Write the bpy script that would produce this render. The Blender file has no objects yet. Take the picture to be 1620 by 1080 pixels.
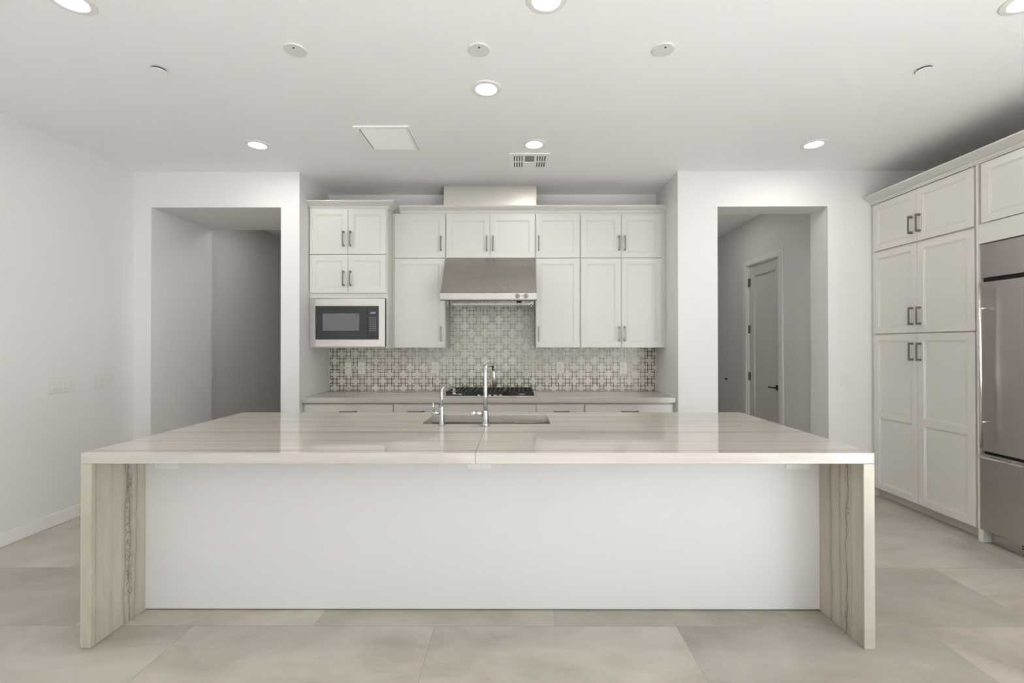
import bpy, math, random
from mathutils import Vector, Matrix
random.seed(7)
S = bpy.context.scene
C = S.collection
PI = math.pi

# ------------------------------------------------------------------ camera, sky, lights, exposure
cam_data = bpy.data.cameras.new('camera')
cam = bpy.data.objects.new('camera', cam_data); C.objects.link(cam)
cam_data.sensor_fit = 'HORIZONTAL'; cam_data.sensor_width = 36.0
cam_data.lens = 735.0 * 36.0 / 1620.0
cam_data.shift_x = -5.46 / 1620.0
cam_data.clip_start = 0.05
CAM_H = 1.4229
R = Matrix.Rotation(0.00345, 4, 'Z') @ Matrix.Rotation(PI/2 + 0.00558, 4, 'X') @ Matrix.Rotation(-0.00079, 4, 'Z')
cam.matrix_world = Matrix.Translation((0, 0, CAM_H)) @ R
S.camera = cam

S.view_settings.view_transform = 'Standard'
S.view_settings.look = 'None'
S.view_settings.gamma = 1.0
S.view_settings.use_curve_mapping = False
S.view_settings.exposure = 0.06
S.cycles.use_denoising = True
S.cycles.max_bounces = 16
S.cycles.diffuse_bounces = 10
S.cycles.glossy_bounces = 6
S.cycles.caustics_reflective = False
S.cycles.caustics_refractive = False
S.cycles.sample_clamp_indirect = 6.0

world = bpy.data.worlds.new('sky'); S.world = world
world.use_nodes = True
wn = world.node_tree.nodes; wl = world.node_tree.links
bg = wn['Background']
bg.inputs[0].default_value = (0.93, 0.96, 1.0, 1)
bg.inputs[1].default_value = 1.0

def area_light(name, loc, rot, sx, sy, power, col=(1, 1, 1), shape='RECTANGLE', spread=PI):
    d = bpy.data.lights.new(name, 'AREA'); d.shape = shape; d.size = sx
    if shape == 'RECTANGLE': d.size_y = sy
    d.energy = power; d.color = col; d.spread = spread
    o = bpy.data.objects.new(name, d); C.objects.link(o)
    o.location = loc; o.rotation_euler = rot
    return o
# daylight coming in through the glazed opening behind the camera
area_light('daylight', (0.2, -4.05, 1.32), (math.radians(140), 0, 0), 6.6, 2.5, 70, (0.87, 0.92, 1.0))
# sun that falls through the same opening and lights the floor behind the camera
sun_d = bpy.data.lights.new('sun', 'SUN'); sun_d.energy = 60.0; sun_d.angle = math.radians(1.5); sun_d.color = (0.80, 0.88, 0.985)
sun = bpy.data.objects.new('sun', sun_d); C.objects.link(sun)
sun.rotation_euler = (math.radians(67.5), 0, math.radians(-40))
LAMP_W = 5.0

# ------------------------------------------------------------------ materials
def new_mat(name):
    m = bpy.data.materials.new(name); m.use_nodes = True
    nt = m.node_tree
    return m, nt, nt.nodes, nt.links, nt.nodes['Principled BSDF']
def N(nt, typ, **kw):
    n = nt.nodes.new(typ)
    for k, v in kw.items(): setattr(n, k, v)
    return n
def mathn(nt, op, a, b=None, c=None):
    n = nt.nodes.new('ShaderNodeMath'); n.operation = op
    for i, v in enumerate((a, b, c)):
        if v is None: continue
        if isinstance(v, (int, float)): n.inputs[i].default_value = v
        else: nt.links.new(v, n.inputs[i])
    return n.outputs[0]
def maprange(nt, v, a, b, c, d):
    n = nt.nodes.new('ShaderNodeMapRange'); nt.links.new(v, n.inputs[0])
    for i, x in enumerate((a, b, c, d)): n.inputs[i+1].default_value = x
    return n.outputs[0]
def mixc(nt, f, a, b, mode='MIX'):
    n = nt.nodes.new('ShaderNodeMix'); n.data_type = 'RGBA'; n.blend_type = mode
    for s, v in ((n.inputs[0], f), (n.inputs[6], a), (n.inputs[7], b)):
        if isinstance(v, (int, float)): s.default_value = v
        elif isinstance(v, tuple): s.default_value = (*v, 1) if len(v) == 3 else v
        else: nt.links.new(v, s)
    return n.outputs[2]
def coords(nt, scale=(1, 1, 1), loc=(0, 0, 0)):
    tc = nt.nodes.new('ShaderNodeTexCoord'); mp = nt.nodes.new('ShaderNodeMapping')
    mp.inputs['Scale'].default_value = scale; mp.inputs['Location'].default_value = loc
    nt.links.new(tc.outputs['Object'], mp.inputs[0]); return mp.outputs[0]
def noise(nt, vec, scale, detail=3, rough=.5, dist=0):
    n = nt.nodes.new('ShaderNodeTexNoise'); nt.links.new(vec, n.inputs['Vector'])
    n.inputs['Scale'].default_value = scale; n.inputs['Detail'].default_value = detail
    n.inputs['Roughness'].default_value = rough; n.inputs['Distortion'].default_value = dist
    return n.outputs[0]
def bump(nt, bsdf, h, strength, dist=.002):
    b = nt.nodes.new('ShaderNodeBump'); b.inputs['Strength'].default_value = strength
    b.inputs['Distance'].default_value = dist
    nt.links.new(h, b.inputs['Height']); nt.links.new(b.outputs[0], bsdf.inputs['Normal'])

def paint(name, col, rough=.55, var=.015, tex=60, bs=.05):
    m, nt, n, l, b = new_mat(name)
    v = coords(nt)
    f = noise(nt, v, 2.5, 3)
    c0 = tuple(x*(1-var) for x in col); c1 = tuple(min(1, x*(1+var)) for x in col)
    l.new(mixc(nt, f, c0, c1), b.inputs['Base Color'])
    b.inputs['Roughness'].default_value = rough
    if bs: bump(nt, b, noise(nt, v, tex, 2), bs)
    return m
def metal(name, col, rough, stretch=(1, 1, 1), var=.06, aniso=0.0):
    m, nt, n, l, b = new_mat(name)
    v = coords(nt, stretch)
    f = noise(nt, v, 40, 3)
    c0 = tuple(x*(1-var) for x in col); c1 = tuple(min(1, x*(1+var)) for x in col)
    l.new(mixc(nt, f, c0, c1), b.inputs['Base Color'])
    b.inputs['Metallic'].default_value = 1
    l.new(maprange(nt, f, 0, 1, rough*.85, rough*1.15), b.inputs['Roughness'])
    return m
def plain(name, col, rough=.4, metallic=0.0, spec=.5):
    m, nt, n, l, b = new_mat(name)
    v = coords(nt); f = noise(nt, v, 30, 2)
    l.new(mixc(nt, f, tuple(x*.97 for x in col), tuple(min(1, x*1.03) for x in col)), b.inputs['Base Color'])
    b.inputs['Roughness'].default_value = rough; b.inputs['Metallic'].default_value = metallic
    b.inputs['Specular IOR Level'].default_value = spec
    return m

def quartzite(name, axis, veins, rough=.07, offset=(0, 0, 0)):
    """axis: 'x' or 'z', the way the grain runs. veins: [(cross position in y, strength, half width, wobble)]"""
    m, nt, n, l, b = new_mat(name)
    st = (0.55, 14, 14) if axis == 'x' else (4.5, 4.5, 0.8)
    v = coords(nt, st, offset)
    vb = coords(nt, (1, 1, 1), offset)
    sep = N(nt, 'ShaderNodeSeparateXYZ'); l.new(coords(nt), sep.inputs[0])
    along = sep.outputs[0 if axis == 'x' else 2]; cross = sep.outputs[1]
    streak = noise(nt, v, 2.2, 5, .62, .4)
    fine = noise(nt, v, 9, 4, .6, .3)
    cloud = noise(nt, vb, 3.0, 4, .6, .5)
    r = N(nt, 'ShaderNodeValToRGB'); l.new(streak, r.inputs[0])
    cr = r.color_ramp
    pal = {'x': ((.40, .365, .315), (.475, .44, .39), (.53, .495, .445), (.58, .55, .505), (.42, .385, .335)),
           'z': ((.40, .36, .285), (.46, .42, .34), (.51, .47, .39), (.56, .525, .45), (.38, .34, .265))}[axis]
    cr.elements[0].position = .28; cr.elements[0].color = (*pal[0], 1)
    cr.elements[1].position = .72; cr.elements[1].color = (*pal[2], 1)
    e = cr.elements.new(.5); e.color = (*pal[1], 1)
    col = mixc(nt, maprange(nt, fine, .35, .75, 0, .35), r.outputs[0], pal[3])
    col = mixc(nt, maprange(nt, cloud, .45, .8, 0, .35), col, pal[4])
    # hairline natural veins that follow the grain
    vn = noise(nt, coords(nt, st, (3.1, 1.7, .9)), 1.3, 4, .55, .8)
    hair = maprange(nt, mathn(nt, 'ABSOLUTE', mathn(nt, 'SUBTRACT', vn, .5)), 0, .010, .30 if axis == 'x' else 0.0, 0)
    pres = maprange(nt, noise(nt, vb, 1.6, 2), .45, .6, 0, 1)
    total = mathn(nt, 'MULTIPLY', hair, pres)
    for i, (pos, strength, hw, wob) in enumerate(veins):
        cx = N(nt, 'ShaderNodeCombineXYZ'); l.new(along, cx.inputs[0]); cx.inputs[1].default_value = 7.3*i + 1.1
        w1 = noise(nt, cx.outputs[0], 2.0 if axis == 'x' else 3.2, 5, .62)
        t = mathn(nt, 'ABSOLUTE', mathn(nt, 'SUBTRACT', mathn(nt, 'SUBTRACT', cross, pos), mathn(nt, 'MULTIPLY', mathn(nt, 'SUBTRACT', w1, .5), wob)))
        wmod = maprange(nt, noise(nt, cx.outputs[0], 9, 2), .35, .65, hw*.5, hw*1.6)
        ln = mathn(nt, 'MULTIPLY', mathn(nt, 'SUBTRACT', 1, mathn(nt, 'MINIMUM', mathn(nt, 'DIVIDE', t, wmod), 1)), strength)
        halo = mathn(nt, 'MULTIPLY', mathn(nt, 'SUBTRACT', 1, mathn(nt, 'MINIMUM', mathn(nt, 'DIVIDE', t, hw*9), 1)), strength*.28)
        total = mathn(nt, 'MAXIMUM', total, mathn(nt, 'MAXIMUM', ln, halo))
    if axis == 'z':   # crack network hugging the strongest vein
        wv = N(nt, 'ShaderNodeVectorMath', operation='ADD')
        wn3 = N(nt, 'ShaderNodeTexNoise'); l.new(coords(nt, (9, 9, 9)), wn3.inputs['Vector']); wn3.inputs['Detail'].default_value = 4
        sc3 = N(nt, 'ShaderNodeVectorMath', operation='SCALE'); l.new(wn3.outputs['Color'], sc3.inputs[0]); sc3.inputs['Scale'].default_value = 1.3
        l.new(coords(nt, (1, 26, 5.5), offset), wv.inputs[0]); l.new(sc3.outputs[0], wv.inputs[1])
        vo = N(nt, 'ShaderNodeTexVoronoi', feature='DISTANCE_TO_EDGE'); l.new(wv.outputs[0], vo.inputs['Vector']); vo.inputs['Scale'].default_value = 1.0
        crack = maprange(nt, vo.outputs['Distance'], 0, .075, .9, 0)
        band = maprange(nt, mathn(nt, 'ABSOLUTE', mathn(nt, 'SUBTRACT', cross, veins[0][0]-.004)), .012, .034, 1, 0)
        patch = maprange(nt, noise(nt, vb, 4.5, 2), .40, .55, 0, 1)
        total = mathn(nt, 'MAXIMUM', total, mathn(nt, 'MULTIPLY', mathn(nt, 'MULTIPLY', crack, band), patch))
    col = mixc(nt, total, col, (.10, .085, .06))
    l.new(col, b.inputs['Base Color'])
    b.inputs['Roughness'].default_value = rough
    b.inputs['IOR'].default_value = 1.55
    return m

WALL = paint('warm_white_wall_paint', (.745, .735, .725), .6)
CEIL = paint('ceiling_paint', (.91, .91, .925), .7)
TRIM = paint('white_trim_paint', (.82, .81, .79), .35, .01, 40, .02)
CAB = paint('cream_cabinet_lacquer', (.63, .61, .57), .33, .012, 90, .015)
TOPDARK = paint('brown_darkening_top', (.20, .155, .105), .7)  # brown for unseen tops added to deepen the shade above the cabinets
PANEL = paint('island_white_panel', (.62, .615, .595), .5, .008, 50, .02)
STEEL = metal('brushed_steel', (.56, .535, .48), .27, (.6, 30, 30))
STEELV = metal('brushed_steel_fridge', (.52, .485, .465), .33, (30, .6, 30))
STEELB = metal('bright_brushed_steel', (.60, .575, .53), .32, (.6, 30, 30))
DUCT = metal('duct_steel', (.80, .765, .70), .30, (.6, 30, 30))
CHROME = metal('polished_chrome', (.60, .61, .62), .05, (1, 1, 1), .01)
NICKEL = metal('satin_nickel_pull', (.23, .21, .185), .33)
HANDLE = metal('bright_steel_bar', (.86, .845, .82), .24, (.6, 30, 30))
LIP = metal('hood_lip_steel', (.45, .435, .40), .38, (.6, 30, 30))
SINKM = metal('sink_steel', (.33, .325, .31), .30, (.6, 30, 30))
STRIP = metal('lattice_metal', (.17, .15, .115), .18, (1, 1, 1), .04)
BLACKIRON = plain('black_cast_iron', (.012, .012, .013), .42)
BLACKGLASS = plain('black_glass', (.018, .019, .021), .12)
MWIN = plain('microwave_window_mesh', (.13, .13, .132), .3)
KEYS = plain('keypad_grey', (.22, .22, .225), .5)
DARK = plain('dark_gap', (.02, .018, .015), .8)
PLATE = plain('white_plastic', (.72, .71, .69), .35)
PLATEB = plain('beige_plastic', (.72, .69, .62), .35)
DOORP = paint('hall_door_paint', (.66, .65, .63), .35, .01, 40, .02)
BRONZE = metal('dark_bronze', (.11, .10, .09), .35)
CAULK = plain('dark_caulk', (.10, .085, .065), .7)
LENSOFF = plain('frosted_lens', (.85, .83, .76), .3)
VENTM = plain('vent_white_enamel', (.92, .92, .915), .4)
VENTG = plain('vent_grey_damper', (.25, .245, .21), .5)
m, nt, n, l, b = new_mat('lit_lens')
b.inputs['Base Color'].default_value = (.9, .9, .88, 1)
b.inputs['Emission Color'].default_value = (1.0, .97, .92, 1)
f = noise(nt, coords(nt), 20, 1)
l.new(maprange(nt, f, 0, 1, 5.5, 6.5), b.inputs['Emission Strength'])
LENS = m

# floor: 1.22 x 0.61 concrete-look porcelain, half offset
m, nt, n, l, b = new_mat('concrete_look_floor_tile')
v = coords(nt, (1, 1, 1), (-.803, -2.353 + 20*.61, 0))
br = N(nt, 'ShaderNodeTexBrick'); l.new(v, br.inputs['Vector'])
br.offset = .5; br.offset_frequency = 2; br.squash = 1
br.inputs['Scale'].default_value = 1; br.inputs['Mortar Size'].default_value = .0016
br.inputs['Mortar Smooth'].default_value = .1; br.inputs['Brick Width'].default_value = 1.22
br.inputs['Row Height'].default_value = .61; br.inputs['Bias'].default_value = 0
br.inputs['Color1'].default_value = (.0, .0, .0, 1); br.inputs['Color2'].default_value = (1, 1, 1, 1)
br.inputs['Mortar'].default_value = (.5, .5, .5, 1)
tint = N(nt, 'ShaderNodeSeparateColor'); l.new(br.outputs['Color'], tint.inputs[0])
vv = N(nt, 'ShaderNodeVectorMath', operation='ADD')
cmb = N(nt, 'ShaderNodeCombineXYZ'); l.new(mathn(nt, 'MULTIPLY', tint.outputs[0], 37.0), cmb.inputs[2])
l.new(coords(nt, (1.0, 1.6, 1)), vv.inputs[0]); l.new(cmb.outputs[0], vv.inputs[1])
big = noise(nt, vv.outputs[0], 1.5, 6, .62, .9)
mid = noise(nt, vv.outputs[0], 6.5, 5, .65, .5)
col = mixc(nt, maprange(nt, big, .34, .68, 0, 1), (.37, .335, .28), (.53, .49, .43))
col = mixc(nt, maprange(nt, mid, .42, .72, 0, .4), col, (.57, .53, .475))
col = mixc(nt, 1.0, col, mixc(nt, tint.outputs[0], (.83, .825, .815), (1.05, 1.045, 1.04)), 'MULTIPLY')
col = mixc(nt, br.outputs['Fac'], col, (.30, .275, .225))
l.new(col, b.inputs['Base Color'])
l.new(maprange(nt, mid, .3, .7, .30, .46), b.inputs['Roughness'])
FLOOR = m

# marble crosses of the mosaic, one tint per cross
PITCH = .07452
m, nt, n, l, b = new_mat('marble_cross_mosaic')
v = coords(nt)
sp = N(nt, 'ShaderNodeSeparateXYZ'); l.new(v, sp.inputs[0])
cb = N(nt, 'ShaderNodeCombineXYZ')
l.new(mathn(nt, 'ROUND', mathn(nt, 'DIVIDE', sp.outputs[0], PITCH)), cb.inputs[0])
l.new(mathn(nt, 'ROUND', mathn(nt, 'DIVIDE', sp.outputs[2], PITCH)), cb.inputs[1])
wnz = N(nt, 'ShaderNodeTexWhiteNoise'); l.new(cb.outputs[0], wnz.inputs[0])
cl = noise(nt, v, 14, 4, .6, .6)
col = mixc(nt, wnz.outputs[0], (.56, .52, .44), (.68, .645, .57))
col = mixc(nt, maprange(nt, cl, .5, .75, 0, .3), col, (.47, .43, .355))
l.new(col, b.inputs['Base Color']); b.inputs['Roughness'].default_value = .22
MARBLE = m

# ------------------------------------------------------------------ mesh helpers
class MB:
    def __init__(s): s.v = []; s.f = []; s.sm = []
    def add(s, vs, fs, smooth=False):
        o = len(s.v); s.v += [Vector(p) for p in vs]
        s.f += [tuple(i+o for i in f) for f in fs]; s.sm += [smooth]*len(fs); return s
    def box(s, x0, x1, y0, y1, z0, z1):
        vs = [(x, y, z) for z in (z0, z1) for y in (y0, y1) for x in (x0, x1)]
        return s.add(vs, [(0, 2, 3, 1), (4, 5, 7, 6), (0, 1, 5, 4), (2, 6, 7, 3), (0, 4, 6, 2), (1, 3, 7, 5)])
    def prism(s, poly, axis, a, bb):
        """poly: points in the plane across axis ('x': (y,z), 'y': (x,z), 'z': (x,y))"""
        def P(p, t): return {'x': (t, p[0], p[1]), 'y': (p[0], t, p[1]), 'z': (p[0], p[1], t)}[axis]
        k = len(poly)
        vs = [P(p, a) for p in poly] + [P(p, bb) for p in poly]
        fs = [tuple(range(k))[::-1], tuple(range(k, 2*k))] + [(i, (i+1) % k, k+(i+1) % k, k+i) for i in range(k)]
        return s.add(vs, fs)
    def tube(s, pts, rad, n=16, cap=True):
        pts = [Vector(p) for p in pts]; k = len(pts)
        rads = rad if isinstance(rad, (list, tuple)) else [rad]*k
        T = []
        for i in range(k):
            a = pts[max(0, i-1)]; c = pts[min(k-1, i+1)]
            t = (c-a); t = t.normalized() if t.length > 1e-9 else (T[-1] if T else Vector((0, 0, 1)))
            T.append(t)
        ref = Vector((1, 0, 0)) if abs(T[0].x) < .9 else Vector((0, 1, 0))
        u = T[0].cross(ref).normalized(); vs = []
        for i in range(k):
            u = (u - T[i]*u.dot(T[i])).normalized(); w = T[i].cross(u)
            for j in range(n):
                a = 2*PI*j/n; vs.append(pts[i] + (u*math.cos(a) + w*math.sin(a))*rads[i])
        fs = [(i*n+j, i*n+(j+1) % n, (i+1)*n+(j+1) % n, (i+1)*n+j) for i in range(k-1) for j in range(n)]
        s.add(vs, fs, True)
        if cap:
            o = len(s.v) - k*n
            s.f += [tuple(o+j for j in range(n))[::-1], tuple(o+(k-1)*n+j for j in range(n))]; s.sm += [False, False]
        return s
    def cyl(s, p0, p1, r, n=20, r1=None): return s.tube([p0, p1], [r, r if r1 is None else r1], n)
    def lathe(s, prof, c, axis='z', n=32):
        """prof [(r, h)], closed at both ends where r=0"""
        k = len(prof); vs = []
        for r, h in prof:
            for j in range(n):
                a = 2*PI*j/n; x, y = r*math.cos(a), r*math.sin(a)
                vs.append({'z': (c[0]+x, c[1]+y, c[2]+h), 'y': (c[0]+x, c[1]+h, c[2]+y), 'x': (c[0]+h, c[1]+x, c[2]+y)}[axis])
        fs = [(i*n+j, i*n+(j+1) % n, (i+1)*n+(j+1) % n, (i+1)*n+j) for i in range(k-1) for j in range(n)]
        return s.add(vs, fs, False)
    def build(s, name, mat, parent=None, bevel=0, seg=2, off=None):
        o = Vector(off) if off is not None else OFF.get(parent, Vector((0, 0, 0))) if parent else Vector((0, 0, 0))
        me = bpy.data.meshes.new(name)
        me.from_pydata([tuple(p - o) for p in s.v], [], s.f)
        me.polygons.foreach_set('use_smooth', s.sm)
        import bmesh
        bm = bmesh.new(); bm.from_mesh(me); bmesh.ops.recalc_face_normals(bm, faces=bm.faces); bm.to_mesh(me); bm.free()
        me.materials.append(mat)
        ob = bpy.data.objects.new(name, me); C.objects.link(ob)
        if parent: ob.parent = parent; OFF[ob] = o
        elif off is not None: ob.location = o
        if bevel:
            md = ob.modifiers.new('edge', 'BEVEL'); md.width = bevel; md.segments = seg; md.limit_method = 'ANGLE'
            md.harden_normals = False
        return ob
OFF = {}
def tag(o, label, cat, group=None):
    o['label'] = label; o['category'] = cat
    if group: o['group'] = group
    return o
def thing(name, label, cat, loc, group=None, rotz=0, local=False):
    o = bpy.data.objects.new(name, None); C.objects.link(o)
    o.location = loc; o.rotation_euler = (0, 0, rotz); o.empty_display_size = .1
    OFF[o] = Vector((0, 0, 0)) if local else Vector(loc)
    return tag(o, label, cat, group)
def struct(name, mb, mat, parent=None, bevel=0):
    o = mb.build(name, mat, parent, bevel)
    o['kind'] = 'structure'
    return o

# ------------------------------------------------------------------ the room
XL, XR, YW, YB, YH, H = -3.632, 4.03, 4.388, 5.072, 5.265, 3.055
YR, YF = -4.2, 8.7
XA0, XA1 = -2.061, 1.520
struct('floor', MB().box(XL-.12, XR+.12, YR, YF, -.12, 0), FLOOR)
struct('ceiling', MB().box(XL-.12, XR+.12, YR, YF, H, H+.12), CEIL)
struct('wall_left', MB().box(XL-.12, XL, YR, YF, 0, H), WALL)
struct('wall_right', MB().box(XR, XR+.12, YR, 4.65, 0, H), WALL)
wb = MB()
wb.box(XL, -3.468, YW, YH, 0, H).box(-3.468, -2.236, YW, YH, 2.72, H)
wb.box(-2.236, XA0, YW, YH, 0, H).box(XA0, XA1, YB, YH, 0, H)
wb.box(XA1, 1.70, YW, YH, 0, H).box(1.70, 1.894, YW, 4.65, 0, H)
wb.box(1.894, 2.933, YW, 4.65, 2.72, H).box(2.933, XR, YW, 4.65, 0, H)
struct('wall_back', wb, WALL)
XHW = 3.08
DY0, DY1, DZ = 5.455, 6.230, 2.465
wp = MB().box(XHW, XHW+.12, 4.65, DY0, 0, H).box(XHW, XHW+.12, DY1, YF, 0, H).box(XHW, XHW+.12, DY0, DY1, DZ, H)
struct('wall_passage', wp, WALL)
struct('wall_divider', MB().box(1.58, 1.70, YH, YF, 0, H), WALL)
struct('wall_far', MB().box(XL-.12, XHW+.12, YF, YF+.12, 0, H), WALL)
wr = MB().box(XL-.12, -3.15, YR, YR+.16, 0, H).box(3.55, XR+.12, YR, YR+.16, 0, H).box(-3.15, 3.55, YR, YR+.16, 2.62, H)
struct('wall_rear', wr, WALL)
w = MB()
for x in (-3.15, -.96, 1.29, 3.49): w.box(x, x+.06, YR+.05, YR+.11, 0, 2.62)
w.box(-3.15, 3.55, YR+.05, YR+.11, 2.56, 2.62).box(-3.15, 3.55, YR+.05, YR+.11, 0, .05)
win = struct('window_1', w, TRIM)
def baseboard(name, x0, x1, y0, y1):
    return struct(name, MB().box(x0, x1, y0, y1, .001, .101), TRIM, None, .003)
baseboard('baseboard_left', XL+.001, XL+.016, YR+.2, YW-.002)
baseboard('baseboard_back', XL+.017, -3.47, YW-.015, YW-.001)
baseboard('baseboard_pier', -2.234, -2.063, YW-.015, YW-.001)
baseboard('baseboard_centre', 1.522, 1.892, YW-.015, YW-.001)
baseboard('baseboard_right', 2.935, 3.34, YW-.015, YW-.001)
baseboard('baseboard_passage', XHW-.015, XHW-.001, 4.66, 5.36)
baseboard('baseboard_hall', XL+.001, XL+.015, YH+.002, YF-.002)

# unseen fill lights added to brighten the two halls beyond the openings
area_light('hall_fill', (-2.7, 5.75, H-.02), (0, 0, 0), .4, 0, 5.5, (1, .92, .86), 'DISK')
area_light('passage_fill', (2.35, 6.0, H-.02), (0, 0, 0), .5, 0, 3.2, (1, .92, .86), 'DISK')

# hall door in the passage wall
door = struct('door_1', MB().box(XHW+.046, XHW+.082, DY0+.018, DY1-.018, .01, DZ-.018), DOORP)
p = MB()  # applied frame giving one long recessed panel
y0, y1 = DY0+.018, DY1-.018
for a, b_, c, d in ((y0, y0+.115, .01, DZ-.018), (y1-.115, y1, .01, DZ-.018), (y0+.115, y1-.115, DZ-.15, DZ-.018), (y0+.115, y1-.115, .01, .22)):
    p.box(XHW+.022, XHW+.0455, a, b_, c, d)
p.build('door_frame_rail', DOORP, door, .002)
j = MB().box(XHW-.002, XHW+.118, DY0+.001, DY0+.015, .001, DZ-.002).box(XHW-.002, XHW+.118, DY1-.015, DY1-.001, .001, DZ-.002).box(XHW-.002, XHW+.118, DY0+.015, DY1-.015, DZ-.016, DZ-.002)
j.build('jamb', TRIM, door)
cs = MB().box(XHW-.020, XHW-.003, DY0-.085, DY0+.003, .001, DZ+.065).box(XHW-.020, XHW-.003, DY1-.003, DY1+.075, .001, DZ+.065).box(XHW-.020, XHW-.003, DY0+.003, DY1-.003, DZ-.008, DZ+.065)
cs.build('casing', TRIM, door, .002)
for z in (2.238, 1.616, .993):
    h = MB().cyl((XHW+.012, DY1-.022, z-.055), (XHW+.012, DY1-.022, z+.055), .008, 12)
    h.box(XHW+.013, XHW+.021, DY1-.055, DY1-.022, z-.05, z+.05)
    h.build('hinge', NICKEL, door)
lv = MB().box(XHW+.012, XHW+.0215, DY0+.05, DY0+.115, .868, .932)
lv.cyl((XHW+.015, DY0+.082, .9), (XHW-.03, DY0+.082, .9), .010, 12)
lv.box(XHW-.038, XHW-.024, DY0+.075, DY0+.20, .893, .907)
lv.build('lever_handle', BRONZE, door, .001)
tag(MB().lathe([(0, 0), (.016, 0), (.016, -.012), (.011, -.03), (0, -.03)], (XHW-.001, 6.83, .911), 'x', 16).build('door_bumper', BRONZE), 'small dark round bumper on the passage wall beyond the hall door', 'bumper')

# ------------------------------------------------------------------ cabinet kit (front faces -Y)
def door_mesh(x0, x1, z0, z1, yf, t=.019, st=.056, splits=()):
    """shaker door: front plane at yf, recessed panels stacked between rails"""
    mb = MB()
    e = .0015
    zs = [z0] + [s_ for s_ in splits] + [z1]
    # outer slab shell (sides and back)
    mb.add([(x0, yf+t, z0), (x1, yf+t, z0), (x1, yf+t, z1), (x0, yf+t, z1),
            (x0, yf+e, z0), (x1, yf+e, z0), (x1, yf+e, z1), (x0, yf+e, z1)],
           [(0, 1, 2, 3), (0, 4, 5, 1), (1, 5, 6, 2), (2, 6, 7, 3), (3, 7, 4, 0)])
    ops = []
    k = len(zs)-1
    for i in range(k):
        a = zs[i] + (st if i == 0 else st/2); c = zs[i+1] - (st if i == k-1 else st/2)
        ops.append((x0+st, x1-st, a, c))
    # front face with holes: columns / rows
    def quad(a, b_, c, d, y=yf): mb.add([(a, y, c), (b_, y, c), (b_, y, d), (a, y, d)], [(0, 1, 2, 3)])
    ax0, ax1, az0, az1 = x0+e, x1-e, z0+e, z1-e
    mb.add([(x0, yf+e, z0), (x1, yf+e, z0), (x1, yf+e, z1), (x0, yf+e, z1), (ax0, yf, az0), (ax1, yf, az0), (ax1, yf, az1), (ax0, yf, az1)],
           [(0, 1, 5, 4), (1, 2, 6, 5), (2, 3, 7, 6), (3, 0, 4, 7)])
    quad(ax0, x0+st, az0, az1); quad(x1-st, ax1, az0, az1)
    zz = az0
    for (a, b_, c, d) in ops:
        quad(a, b_, zz, c); zz = d
        rings = [(0, 0), (.003, .004), (.011, .0045), (.013, .009)]
        prev = None
        for ins, dep in rings:
            vs = [(a+ins, yf+dep, c+ins), (b_-ins, yf+dep, c+ins), (b_-ins, yf+dep, d-ins), (a+ins, yf+dep, d-ins)]
            if prev: mb.add(prev+vs, [(0, 1, 5, 4), (1, 2, 6, 5), (2, 3, 7, 6), (3, 0, 4, 7)])
            prev = vs
        mb.add(prev, [(0, 1, 2, 3)])
    quad(x0+st, x1-st, zz, az1)
    return mb
def pull(parent, x, z, yf, L=.15, vert=True, name='handle'):
    mb = MB(); w = .0065; so = .032
    h = L/2
    if vert:
        mb.box(x-w, x+w, yf-so-.008, yf-so, z-h, z+h)
        for s_ in (-1, 1):
            zc = z + s_*(h-.009); mb.box(x-w, x+w, yf-so, yf-.0005, zc-.009, zc+.009)
    else:
        mb.box(x-h, x+h, yf-so-.008, yf-so, z-w, z+w)
        for s_ in (-1, 1):
            xc = x + s_*(h-.009); mb.box(xc-.009, xc+.009, yf-so, yf-.0005, z-w, z+w)
    return mb.build(name, NICKEL, parent, .0015)
def add_door(root, x0, x1, z0, z1, yf, hx=None, hz=None, hl=.15, splits=()):
    d = door_mesh(x0, x1, z0, z1, yf, splits=splits).build('door', CAB, root)
    if hx is not None: pull(d, hx, hz, yf, hl)
    return d
def crown(path, prof):
    """path: list of (x, y, nx, ny) with outward mitre vector; prof: (out, z)"""
    mb = MB(); k = len(prof)
    vs = [(x+nx*o, y+ny*o, z) for (x, y, nx, ny) in path for (o, z) in prof]
    fs = []
    for i in range(len(path)-1):
        for j in range(k):
            j2 = (j+1) % k
            fs.append((i*k+j, i*k+j2, (i+1)*k+j2, (i+1)*k+j))
    fs += [tuple(range(k)), tuple((len(path)-1)*k+j for j in range(k))[::-1]]
    return mb.add(vs, fs)
def crown_prof(z0, z1, proj, back=.0):
    dz = z1-z0
    return [(-back, z0), (.006, z0), (.008, z0+.14*dz), (.014, z0+.18*dz), (.016, z0+.34*dz), (.28*proj+.008, z0+.42*dz),
            (.62*proj, z0+.60*dz), (.86*proj, z0+.72*dz), (.88*proj, z0+.80*dz), (proj, z0+.84*dz), (proj, z1), (-back, z1)]

ZB, ZCR0, ZCR1 = 1.385, 2.768, 2.830
YU = 4.745      # front of the wall cabinet doors
YT = 4.578      # front of the tower doors
GW = 'handled shaker doors on the back wall'

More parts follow.
